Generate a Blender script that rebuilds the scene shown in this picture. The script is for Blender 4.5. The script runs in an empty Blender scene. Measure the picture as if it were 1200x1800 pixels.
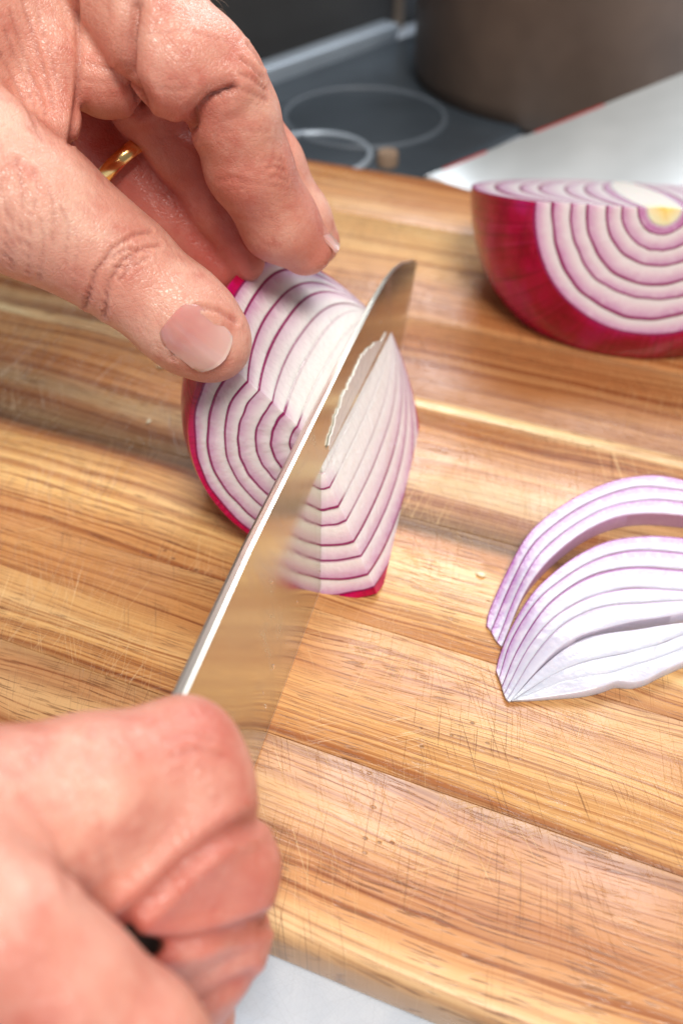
import bpy, bmesh, math, random
import numpy as np
from mathutils import Vector, Matrix

random.seed(4); np.random.seed(4)
S = bpy.context.scene
COL = S.collection
CM = 0.01                                   # everything below is laid out in centimetres
# ------------------------------------------------------------------ camera, world, lamps, exposure
FPX, PITCH, CAMH = 1600.0, math.radians(43.5), 14.0
cd = bpy.data.cameras.new('camera'); cam = bpy.data.objects.new('camera', cd); COL.objects.link(cam)
cam.location = (0, 0, CAMH * CM); cam.rotation_euler = (math.pi / 2 - PITCH, 0, 0)
cd.sensor_fit = 'VERTICAL'; cd.sensor_height = 24.0; cd.sensor_width = 16.0
cd.lens = 24.0 * FPX / 1800.0
cd.clip_start = 0.005; cd.clip_end = 50
cd.dof.use_dof = True; cd.dof.focus_distance = 0.160; cd.dof.aperture_fstop = 8.4
S.camera = cam
S.view_settings.view_transform = 'Standard'; S.view_settings.look = 'None'
S.view_settings.exposure = 0.0; S.view_settings.gamma = 1.0
try: S.cycles.use_denoising = True
except Exception: pass
W = bpy.data.worlds.new('World'); S.world = W; W.use_nodes = True
bg = W.node_tree.nodes['Background']; bg.inputs[0].default_value = (0.93, 0.96, 1.0, 1); bg.inputs[1].default_value = 0.24

def area(name, loc, target, sx, sy, power, color):
    l = bpy.data.lights.new(name, 'AREA'); l.shape = 'RECTANGLE'; l.size = sx; l.size_y = sy
    l.energy = power; l.color = color
    o = bpy.data.objects.new(name, l); COL.objects.link(o); o.location = loc
    o.rotation_euler = (Vector(target) - Vector(loc)).to_track_quat('-Z', 'Y').to_euler()
    return o
area('window_light', (0.25, 0.95, 0.80), (0.0, 0.15, 0.0), 0.7, 0.55, 11.8, (0.90, 0.95, 1.0))
area('front_fill', (0.14, -0.34, 0.90), (0.0, 0.16, 0.0), 0.36, 0.30, 11.5, (1.0, 0.95, 0.88))  # unseen fill lamp, added above and behind the camera to brighten facing sides

# ------------------------------------------------------------------ camera geometry helpers (cm)
CP, SP = math.cos(PITCH), math.sin(PITCH)
FW = np.array([0, CP, -SP]); UP = np.array([0, SP, CP]); RT = np.array([1.0, 0, 0]); CAM = np.array([0, 0, CAMH])
def ray(px, py): return FW * FPX + RT * (px - 600) + UP * (900 - py)
def on(px, py, z=0.0):                      # point on a level plane
    r = ray(px, py); return CAM + r * ((z - CAMH) / r[2])
def at(px, py, d): return CAM + ray(px, py) * (d / FPX)
def proj(p):
    q = np.asarray(p, float) - CAM
    d = q @ FW
    return 600 + FPX * (q @ RT) / d, 900 - FPX * (q @ UP) / d, d

# ------------------------------------------------------------------ object helpers
def link(name, me, mat=None, parent=None):
    o = bpy.data.objects.new(name, me); COL.objects.link(o)
    if mat is not None:
        for m in (mat if isinstance(mat, (list, tuple)) else [mat]): me.materials.append(m)
    if parent is not None: o.parent = parent
    return o
def empty(name, loc):
    o = bpy.data.objects.new(name, None); COL.objects.link(o); o.location = [c * CM for c in loc]
    o.empty_display_size = 0.01
    return o
def tag(o, label=None, cat=None, group=None, kind=None):
    if label: o['label'] = label
    if cat: o['category'] = cat
    if group: o['group'] = group
    if kind: o['kind'] = kind
    return o
def mesh(name, verts, faces, smooth=True, sharp=None, org=(0, 0, 0)):
    me = bpy.data.meshes.new(name)
    v = (np.asarray(verts, float) - np.asarray(org, float)) * CM
    me.from_pydata(v.tolist(), [], [tuple(int(i) for i in f) for f in faces])
    if smooth: me.polygons.foreach_set('use_smooth', [True] * len(me.polygons))
    if sharp is not None: me.set_sharp_from_angle(angle=math.radians(sharp))
    me.update()
    return me
def fattr(me, name, vals):
    a = me.attributes.new(name, 'FLOAT', 'POINT'); a.data.foreach_set('value', np.asarray(vals, np.float32))
def box_mesh(name, lo, hi, bev=0.0, seg=3, org=(0, 0, 0), rot=0.0):
    bm = bmesh.new(); bmesh.ops.create_cube(bm, size=1)
    lo = np.array(lo, float); hi = np.array(hi, float)
    for v in bm.verts: v.co = Vector(((v.co.x + .5) * (hi[0] - lo[0]) + lo[0], (v.co.y + .5) * (hi[1] - lo[1]) + lo[1], (v.co.z + .5) * (hi[2] - lo[2]) + lo[2]))
    if bev: bmesh.ops.bevel(bm, geom=bm.edges[:], offset=bev, segments=seg, affect='EDGES', profile=0.5)
    if rot: bmesh.ops.rotate(bm, verts=bm.verts, cent=(0, 0, 0), matrix=Matrix.Rotation(rot, 3, 'Z'))
    for v in bm.verts: v.co = (v.co - Vector(org)) * CM
    for f in bm.faces: f.smooth = True
    me = bpy.data.meshes.new(name); bm.to_mesh(me); bm.free(); me.set_sharp_from_angle(angle=math.radians(40))
    return me
def lathe_mesh(name, prof, n=64, closed=False):
    V = []; F = []
    for r, z in prof:
        for i in range(n):
            a = 2 * math.pi * i / n; V.append((r * math.cos(a), r * math.sin(a), z))
    m = len(prof)
    for j in range(m if closed else m - 1):
        for i in range(n):
            a, b = j * n, ((j + 1) % m) * n; F.append((a + i, a + (i + 1) % n, b + (i + 1) % n, b + i))
    return mesh(name, V, F, True, 40)

# ------------------------------------------------------------------ material helpers
class NT:
    def __init__(s, name):
        s.m = bpy.data.materials.new(name); s.m.use_nodes = True; s.t = s.m.node_tree
        s.b = s.t.nodes['Principled BSDF']; s.o = s.t.nodes['Material Output']
    def n(s, typ, **kw):
        x = s.t.nodes.new(typ)
        for k, v in kw.items(): setattr(x, k, v)
        return x
    def l(s, a, b): s.t.links.new(a, b)
    def val(s, sock, v):
        if isinstance(v, bpy.types.NodeSocket): s.l(v, sock)
        else: sock.default_value = v
    def math(s, op, a, b=0.0, c=0.0, clamp=False):
        x = s.n('ShaderNodeMath', operation=op); x.use_clamp = clamp
        s.val(x.inputs[0], a); s.val(x.inputs[1], b); s.val(x.inputs[2], c); return x.outputs[0]
    def mix(s, fac, a, b, blend='MIX'):
        x = s.n('ShaderNodeMix', data_type='RGBA', blend_type=blend); x.clamp_factor = True
        s.val(x.inputs[0], fac)
        for q, v in ((x.inputs[6], a), (x.inputs[7], b)):
            if isinstance(v, tuple) and len(v) == 3: v = v + (1,)
            s.val(q, v)
        return x.outputs[2]
    def ramp(s, fac, stops, interp='LINEAR'):
        x = s.n('ShaderNodeValToRGB'); x.color_ramp.interpolation = interp
        e = x.color_ramp.elements
        while len(e) < len(stops): e.new(0.5)
        for q, (p, c) in zip(e, stops):
            q.position = p; q.color = c if len(c) == 4 else tuple(c) + (1,)
        s.val(x.inputs[0], fac); return x.outputs[0]
    def maprange(s, v, a, b, c=0.0, d=1.0, smooth=False):
        x = s.n('ShaderNodeMapRange'); x.clamp = True
        if smooth: x.interpolation_type = 'SMOOTHSTEP'
        s.val(x.inputs[0], v); x.inputs[1].default_value = a; x.inputs[2].default_value = b
        x.inputs[3].default_value = c; x.inputs[4].default_value = d; return x.outputs[0]
    def noise(s, vec, scale=1.0, detail=3.0, rough=0.5, dist=0.0):
        x = s.n('ShaderNodeTexNoise'); s.l(vec, x.inputs['Vector'])
        x.inputs['Scale'].default_value = scale; x.inputs['Detail'].default_value = detail
        x.inputs['Roughness'].default_value = rough; x.inputs['Distortion'].default_value = dist
        return x.outputs[0]
    def vor(s, vec, scale, feature='F1'):
        x = s.n('ShaderNodeTexVoronoi', feature=feature); s.l(vec, x.inputs['Vector']); x.inputs['Scale'].default_value = scale
        return x.outputs[0]
    def obj(s): return s.n('ShaderNodeTexCoord').outputs['Object']
    def mapping(s, vec, scale=(1, 1, 1), loc=(0, 0, 0), rot=(0, 0, 0)):
        x = s.n('ShaderNodeMapping'); s.l(vec, x.inputs[0]); x.inputs[1].default_value = loc
        x.inputs[2].default_value = rot; x.inputs[3].default_value = scale; return x.outputs[0]
    def attr(s, name): return s.n('ShaderNodeAttribute', attribute_name=name).outputs['Fac']
    def bump(s, h, strength, dist, prev=None):
        x = s.n('ShaderNodeBump'); x.inputs['Strength'].default_value = strength; x.inputs['Distance'].default_value = dist
        s.l(h, x.inputs['Height'])
        if prev is not None: s.l(prev, x.inputs['Normal'])
        return x.outputs[0]
    def set(s, **kw):
        for k, v in kw.items():
            q = s.b.inputs[k.replace('_', ' ')]
            if isinstance(v, tuple) and len(v) == 3 and q.type == 'RGBA': v = v + (1,)
            s.val(q, v)
        return s
def lin(r, g, b):                           # 8-bit display colour to linear
    f = lambda c: (c / 255 / 12.92) if c / 255 <= 0.04045 else ((c / 255 + 0.055) / 1.055) ** 2.4
    return (f(r), f(g), f(b))

# ---- wood
def wood_material():
    N = NT('acacia_wood')
    oc = N.obj()
    sep = N.n('ShaderNodeSeparateXYZ'); N.l(oc, sep.inputs[0])
    rnd = N.n('ShaderNodeObjectInfo').outputs['Random']
    off = N.n('ShaderNodeCombineXYZ'); N.l(N.math('MULTIPLY', rnd, 3.7), off.inputs[0]); N.l(N.math('MULTIPLY', rnd, 7.3), off.inputs[2])
    add = N.n('ShaderNodeVectorMath', operation='ADD'); N.l(oc, add.inputs[0]); N.l(off.outputs[0], add.inputs[1])
    p = add.outputs[0]
    # wavering of the grain
    w1 = N.noise(N.mapping(p, (7, 22, 22)), 1, 2, .5)
    w2 = N.noise(N.mapping(p, (25, 90, 90)), 1, 2, .5)
    vy = N.math('ADD', sep.outputs[1], N.math('MULTIPLY', N.math('SUBTRACT', w1, .5), .016))
    vy = N.math('ADD', vy, N.math('MULTIPLY', N.math('SUBTRACT', w2, .5), .0028))
    pc = N.n('ShaderNodeCombineXYZ'); N.l(sep.outputs[0], pc.inputs[0]); N.l(vy, pc.inputs[1])
    a2 = N.n('ShaderNodeVectorMath', operation='ADD'); N.l(pc.outputs[0], a2.inputs[0]); N.l(off.outputs[0], a2.inputs[1])
    g = a2.outputs[0]
    # colour of the board by its width: each strip its own timber
    v = N.maprange(N.math('ADD', sep.outputs[1], N.math('MULTIPLY', N.math('SUBTRACT', w1, .5), .0012)), .04, .32)
    st = []
    for vv, c in [(4.8, (146, 94, 62)), (4.85, (160, 106, 72)), (4.95, (236, 204, 160)), (5.4, (226, 182, 134)), (6.4, (196, 140, 92)), (7.6, (190, 132, 88)), (7.9, (150, 98, 64)), (7.98, (205, 155, 98)),
                  (8.6, (215, 166, 106)), (10.3, (212, 162, 104)), (10.9, (196, 138, 86)), (12.2, (228, 184, 118)),
                  (13.3, (226, 176, 110)), (13.6, (186, 126, 78)), (13.85, (64, 40, 32)), (14.25, (104, 68, 48)), (15.0, (178, 118, 74)), (15.4, (112, 72, 50)), (15.9, (188, 126, 78)),
                  (17.8, (196, 138, 86)), (17.98, (186, 126, 78)), (18.03, (255, 236, 186)), (18.43, (255, 232, 178)), (18.48, (170, 110, 66)),
                  (22.0, (186, 124, 76)), (24.4, (206, 150, 96)), (25.2, (232, 190, 132)), (27.4, (232, 192, 136)), (27.7, (214, 152, 94)), (31.3, (220, 160, 104))]:
        st.append(((vv - 4) / 28.0, lin(*c)))
    base = N.ramp(v, st)
    base = N.mix(.19, base, lin(250, 212, 148))
    # growth bands, fine lines, pores
    b1 = N.noise(N.mapping(g, (2.6, 400, 30)), 1, 4, .62)
    b2 = N.noise(N.mapping(g, (9, 1500, 60)), 1, 3, .6)
    b3 = N.noise(N.mapping(g, (2.5, 75, 20)), 1, 2, .5)
    col = N.mix(N.maprange(b1, .42, .68, 0, .74, True), base, lin(164, 104, 64), 'MULTIPLY')
    col = N.mix(N.maprange(b3, .45, .72, 0, .40, True), col, lin(206, 152, 108), 'MULTIPLY')
    col = N.mix(N.maprange(b3, .52, .30, 0, .50, True), col, lin(240, 206, 152))
    col = N.mix(N.maprange(b2, .48, .70, 0, .70, True), col, lin(166, 112, 76), 'MULTIPLY')
    wide = N.noise(N.mapping(p, (14, 24, 24)), 1, 3, .55)
    col = N.mix(N.maprange(wide, .35, .68, 0, .45, True), col, lin(222, 176, 132), 'MULTIPLY')
    pore = N.noise(N.mapping(g, (170, 3600, 200)), 1, 1, .4)
    pm = N.noise(N.mapping(p, (30, 60, 60)), 1, 2, .5)
    pores = N.math('MULTIPLY', N.maprange(pore, .585, .66, 0, 1, True), N.maprange(pm, .36, .60, .25, 1))
    col = N.mix(N.math('MULTIPLY', pores, .62), col, lin(104, 62, 38))
    # knife scars: pale and dark, several directions
    scar_h = None; clus = N.noise(N.mapping(p, (16, 16, 16), (4, 9, 0)), 1, 2, .5)
    for i, (rot, sc, thr, dark) in enumerate([(1.95, 5200, .68, 0), (1.55, 4800, .69, 0), (2.25, 5000, .70, 0), (.6, 5200, .72, 0), (1.78, 4200, .70, 1), (2.1, 3900, .715, 1)]):
        m = N.mapping(p, (13 + 4 * i, sc, 5), (3.1 * i, 1.7 * i, 0), (0, 0, 0))
        rr = N.mapping(p, (1, 1, 1), (0, 0, 0), (0, 0, -rot))
        m = N.mapping(rr, (42 + 7 * i, sc, 5), (3.1 * i, 1.7 * i, 0))
        s_ = N.noise(m, 1, 0, .5)
        s_ = N.maprange(s_, thr, thr + .06, 0, 1, True)
        pt = N.noise(N.mapping(p, (38, 38, 38), (i * 5.3, 0, 0)), 1, 1, .5)
        s_ = N.math('MULTIPLY', N.math('MULTIPLY', s_, N.maprange(pt, .46, .62, 0, 1, True)), N.maprange(clus, .40, .58, .30, 1, True))
        col = N.mix(N.math('MULTIPLY', s_, .36 if not dark else .6), col, lin(240, 204, 152) if not dark else lin(92, 54, 32))
        scar_h = s_ if scar_h is None else N.math('ADD', scar_h, s_)
    # small torn chips
    ch = N.vor(N.mapping(p, (330, 520, 300)), 1)
    cm_ = N.noise(N.mapping(p, (26, 26, 26)), 1, 2, .6)
    chip = N.math('MULTIPLY', N.maprange(ch, .20, .10, 0, 1, True), N.maprange(cm_, .63, .68, 0, 1, True))
    col = N.mix(N.math('MULTIPLY', chip, .7), col, lin(96, 58, 36))
    hgt = N.math('SUBTRACT', N.math('MULTIPLY', b2, .5), N.math('ADD', N.math('MULTIPLY', pores, .6), N.math('ADD', N.math('MULTIPLY', scar_h, .8), chip)))
    N.set(Base_Color=col, Roughness=N.maprange(N.noise(N.mapping(oc, (22, 26, 25)), 1, 4, .6), .36, .66, .20, .50), Specular_IOR_Level=.5)
    N.l(N.bump(hgt, .35, .0004), N.b.inputs['Normal'])
    return N.m

# ---- onion flesh: 'frac' runs across one layer, 'tint' how purple its films are
def onion_flesh(name, white, purple, line, mx, sss=.35, bmp=.34):
    N = NT(name)
    oc = N.obj(); fr = N.attr('frac'); ti = N.attr('tint')
    n1 = N.noise(oc, 900, 2, .5); n2 = N.noise(oc, 160, 3, .55); n3 = N.noise(oc, 420, 2, .6)
    f2 = N.math('ADD', fr, N.math('MULTIPLY', N.math('SUBTRACT', n2, .5), .25))
    wash = N.math('MULTIPLY', N.maprange(f2, .0, 1.0, .16, mx, True), ti, clamp=True)
    col = N.mix(wash, white, purple)
    cells = N.vor(N.mapping(oc, (1, 1, 1)), 1100)
    col = N.mix(N.maprange(cells, .1, .6, .0, .20), col, lin(212, 198, 204))
    col = N.mix(N.maprange(n3, .5, .75, 0, .30), col, lin(236, 228, 228))
    edge = N.math('MULTIPLY', N.maprange(fr, .845, .90, 0, 1, True), N.maprange(ti, .05, .5, .12, 1))
    edge2 = N.math('MULTIPLY', N.maprange(fr, .05, .0, 0, .5, True), N.math('MINIMUM', ti, 1.0))
    col = N.mix(N.math('MULTIPLY', edge, .97), col, line)
    col = N.mix(edge2, col, lin(160, 50, 112))
    N.set(Base_Color=col, Roughness=.22, Specular_IOR_Level=.55, Subsurface_Weight=sss, Subsurface_Scale=.003)
    N.b.inputs['Subsurface Radius'].default_value = (1.0, .75, .75)
    h = N.math('ADD', N.math('MULTIPLY', n1, .8), N.math('MULTIPLY', n3, 1.4))
    N.l(N.bump(h, bmp, .0005), N.b.inputs['Normal'])
    return N.m
def onion_skin():
    N = NT('onion_skin')
    oc = N.obj()
    n = N.noise(oc, 55, 4, .6); fine = N.noise(N.mapping(oc, (260, 260, 60)), 1, 3, .5)
    col = N.ramp(n, [(.30, lin(140, 0, 24)), (.5, lin(186, 0, 66)), (.68, lin(200, 16, 118))])
    cx = N.n('ShaderNodeCombineXYZ'); N.l(N.attr('mer'), cx.inputs[0]); N.l(N.attr('lon'), cx.inputs[1])
    vein = N.noise(N.mapping(cx.outputs[0], (34, 1.6, 1)), 1, 3, .6)
    col = N.mix(N.maprange(vein, .48, .66, 0, .55, True), col, lin(112, 0, 34))
    col = N.mix(N.maprange(vein, .44, .30, 0, .30, True), col, lin(206, 60, 130))
    col = N.mix(N.maprange(fine, .5, .75, 0, .25, True), col, lin(104, 6, 30))
    N.set(Base_Color=col, Roughness=.19, Specular_IOR_Level=.42)
    N.l(N.bump(N.math('ADD', fine, N.math('MULTIPLY', vein, 2.0)), .12, .0003), N.b.inputs['Normal'])
    return N.m
def core_mat():
    N = NT('onion_core')
    oc = N.obj(); d = N.n('ShaderNodeVectorMath', operation='LENGTH'); N.l(oc, d.inputs[0])
    dd = N.math('ADD', d.outputs['Value'], N.math('MULTIPLY', N.noise(oc, 300, 3), .004))
    col = N.ramp(N.maprange(dd, 0, .014), [(.06, lin(232, 182, 40)), (.20, lin(236, 208, 110)), (.46, lin(234, 228, 200)), (.9, lin(230, 222, 214))])
    N.set(Base_Color=col, Roughness=.35, Subsurface_Weight=.3, Subsurface_Scale=.003)
    return N.m
# ---- skin of the hands
def skin_mat():
    N = NT('hand_skin')
    oc = N.obj(); red = N.attr('red'); crs = N.attr('crease')
    n1 = N.noise(oc, 45, 4, .6); n2 = N.noise(oc, 190, 3, .6); n3 = N.noise(oc, 620, 2, .6)
    col = N.ramp(n1, [(.32, lin(203, 131, 114)), (.5, lin(222, 159, 138)), (.68, lin(236, 190, 168))])
    col = N.mix(N.math('MULTIPLY', N.maprange(n2, .45, .75, 0, .5, True), 1.0), col, lin(190, 98, 82))
    col = N.mix(N.maprange(n3, .5, .8, 0, .35), col, lin(236, 190, 170))
    col = N.mix(N.math('MULTIPLY', red, .8), col, lin(176, 50, 40))  # flushed skin, plus red shade painted between the curled fingers
    col = N.mix(N.math('MULTIPLY', crs, .45), col, lin(150, 62, 50))
    N.set(Base_Color=col, Roughness=.36, Specular_IOR_Level=.55, Subsurface_Weight=.32, Subsurface_Scale=.003)
    N.b.inputs['Subsurface Radius'].default_value = (1.0, .38, .22)
    v1 = N.vor(N.mapping(oc, (1, 1.3, 1)), 1500, 'DISTANCE_TO_EDGE')
    v2 = N.vor(N.mapping(oc, (1.2, 1, 1.5)), 700, 'DISTANCE_TO_EDGE')
    h = N.math('ADD', N.math('MULTIPLY', N.maprange(v1, 0, .12), .5), N.math('MULTIPLY', N.maprange(v2, 0, .10), .6))
    h = N.math('ADD', h, N.math('MULTIPLY', n3, .4))
    ln = N.noise(N.mapping(N.mapping(oc, (1, 1, 1), (0, 0, 0), (0, .4, -.5)), (520, 90, 160)), 1, 3, .6)
    h = N.math('ADD', h, N.math('MULTIPLY', N.maprange(ln, .45, .62, 1, 0, True), .8))
    N.l(N.bump(h, .28, .00045), N.b.inputs['Normal'])
    return N.m
def nail_mat():
    N = NT('finger_nail'); u = N.attr('along')
    oc = N.obj(); n = N.noise(oc, 180, 2)
    col = N.mix(N.maprange(u, .93, .96, 0, .5, True), lin(206, 136, 128), lin(236, 210, 196))
    col = N.mix(N.maprange(u, .30, .92, 0, .55), col, lin(234, 198, 186))
    col = N.mix(N.maprange(n, .4, .7, 0, .3), col, lin(232, 190, 176))
    N.set(Base_Color=col, Roughness=.2, Subsurface_Weight=.3, Subsurface_Scale=.002, Coat_Weight=.6, Coat_Roughness=.08)
    return N.m
def steel(name, col, rough, aniso_scale=None, bump=.05):
    N = NT(name); oc = N.obj()
    N.set(Base_Color=col, Metallic=1.0, Roughness=rough)
    if aniso_scale:
        n = N.noise(N.mapping(oc, aniso_scale), 1, 3, .6)
        N.l(N.maprange(n, .3, .7, rough * .75, rough * 1.35), N.b.inputs['Roughness'])
        N.l(N.bump(n, bump, .0002), N.b.inputs['Normal'])
    return N.m
def plain(name, col, rough=.5, metal=0.0, var=.15, scale=60, **kw):
    N = NT(name); oc = N.obj(); n = N.noise(oc, scale, 3, .6)
    d = tuple(c * (1 - var) for c in col); e = tuple(min(1, c * (1 + var)) for c in col)
    N.set(Base_Color=N.ramp(n, [(.3, d), (.7, e)]), Roughness=rough, Metallic=metal, **kw)
    return N.m
def counter_mat():
    N = NT('scratched_steel'); oc = N.obj()
    col = N.ramp(N.noise(oc, 40, 4, .65), [(.3, lin(184, 196, 212)), (.7, lin(214, 222, 232))])
    h = None
    for i, r in enumerate((.4, 1.0, 1.7, 2.4, 2.9)):
        q = N.mapping(N.mapping(oc, (1, 1, 1), (0, 0, 0), (0, 0, r)), (60, 4200, 10), (i * 3.3, i, 0))
        s_ = N.maprange(N.noise(q, 1, 1, .5), .58, .70, 0, 1, True)
        h = s_ if h is None else N.math('ADD', h, s_)
    col = N.mix(N.math('MULTIPLY', h, .08), col, lin(150, 158, 168))
    N.set(Base_Color=col, Metallic=.0, Roughness=.32)
    N.l(N.bump(h, .12, .0003), N.b.inputs['Normal'])
    return N.m
M_WOOD = wood_material(); M_FLESH = onion_flesh('onion_flesh', lin(242, 236, 230), lin(188, 114, 168), lin(136, 8, 84), .95); M_FLESH_COOL = onion_flesh('onion_slice_flesh', lin(196, 196, 210), lin(164, 100, 168), lin(132, 44, 120), 1.0, .6, .2); M_OSKIN = onion_skin(); M_CORE = core_mat()  # cool slice flesh has the bluish window light mixed into its colour
M_SKIN = skin_mat(); M_NAIL = nail_mat(); M_COUNTER = counter_mat()
def blade_mat():
    N = NT('blade_steel'); oc = N.obj()
    sm = N.noise(N.mapping(oc, (70, 70, 40)), 1, 5, .65, .8); br = N.noise(N.mapping(oc, (2600, 2600, 40)), 1, 2, .6)
    f = N.maprange(sm, .56, .70, 0, .5, True)
    N.set(Base_Color=N.mix(f, (.62, .61, .49), lin(206, 198, 168)), Metallic=N.maprange(f, 0, .5, .86, .66), Roughness=N.maprange(sm, .40, .70, .13, .30))
    N.l(N.bump(br, .02, .0001), N.b.inputs['Normal'])
    return N.m
M_BLADE = blade_mat()
M_SPINE = steel('spine_steel', (.97, .91, .80), .30)
M_EDGE = steel('edge_steel', (.97, .95, .90), .62)
M_GOLD = steel('ring_gold', (.95, .62, .25), .18)

# ------------------------------------------------------------------ setting
ZC = -1.22                                  # counter height below the board's top
ct = link('countertop', mesh('countertop', [(-90, -30, ZC), (90, -30, ZC), (90, 120, ZC), (-90, 120, ZC)], [(0, 1, 2, 3)]), M_COUNTER)
tag(ct, 'bright scratched steel worktop under the wooden board', kind='structure')


# ------------------------------------------------------------------ cutting board: edge-glued planks
BU = np.array([.930, -.3675, 0]); BV = np.array([.3675, .930, 0])
board = empty('cutting_board', (0, 0, 0)); board.rotation_euler = (0, 0, math.atan2(BU[1], BU[0]))
tag(board, 'worn wooden cutting board of glued brown and cream strips, scarred by knives', 'cutting board')
seams = [4.8, 7.95, 10.9, 14.12, 18.06, 18.40, 22.0, 27.6, 31.4]
def plank(v0, v1, first, last):
    u0, u1 = -26.0, 24.0; th = 1.19; R = .30; g = .022
    prof = []                               # (v, z) outline, counter-clockwise seen from +u
    def arc(cv, cz, r, a0, a1, n): return [(cv + r * math.cos(math.radians(a0 + (a1 - a0) * i / n)), cz + r * math.sin(math.radians(a0 + (a1 - a0) * i / n))) for i in range(n + 1)]
    if first: prof += arc(v0 + .3, -th + .3, .3, 270, 180, 4) + arc(v0 + R, -R, R, 180, 90, 7)
    else: prof += [(v0 + .002, -th), (v0 + .002, -.04)] + arc(v0 + g + .002, -g, g, 180, 90, 2)
    if last: prof += arc(v1 - R, -R, R, 90, 0, 7) + arc(v1 - .3, -th + .3, .3, 0, -90, 4)
    else: prof += arc(v1 - g - .002, -g, g, 90, 0, 2) + [(v1 - .002, -.04), (v1 - .002, -th)]
    us = np.linspace(u0, u1, 3); m = len(prof)
    V = [(u, v, z) for u in us for v, z in prof]; F = []
    for k in range(len(us) - 1):
        for i in range(m):
            j = (i + 1) % m; F.append((k * m + i, (k + 1) * m + i, (k + 1) * m + j, k * m + j))
    F.append(tuple(range(m))); F.append(tuple(reversed(range((len(us) - 1) * m, len(us) * m))))
    me = mesh('plank', V, F, True, 35)
    bm = bmesh.new(); bm.from_mesh(me); bmesh.ops.recalc_face_normals(bm, faces=bm.faces); bm.to_mesh(me); bm.free()
    return me
for i in range(len(seams) - 1):
    link('plank', plank(seams[i], seams[i + 1], i == 0, i == len(seams) - 2), M_WOOD, board)

# ------------------------------------------------------------------ smooth 1-D/2-D wobble
def wob(seed, x, y=0.0, f=1.0):
    r = np.random.RandomState(seed); s = 0
    for i in range(5):
        a, b, c, ph = r.uniform(-1, 1) * f, r.uniform(-1, 1) * f, r.uniform(.4, 1), r.uniform(0, 6.28)
        s = s + c * np.sin(a * x + b * y + ph)
    return s / 3.0

def ringwob(sd, th, tt): return .016 * wob(sd, th * 8, tt * 6) + .010 * wob(sd + 500, th * 26, tt * 12)
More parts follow.
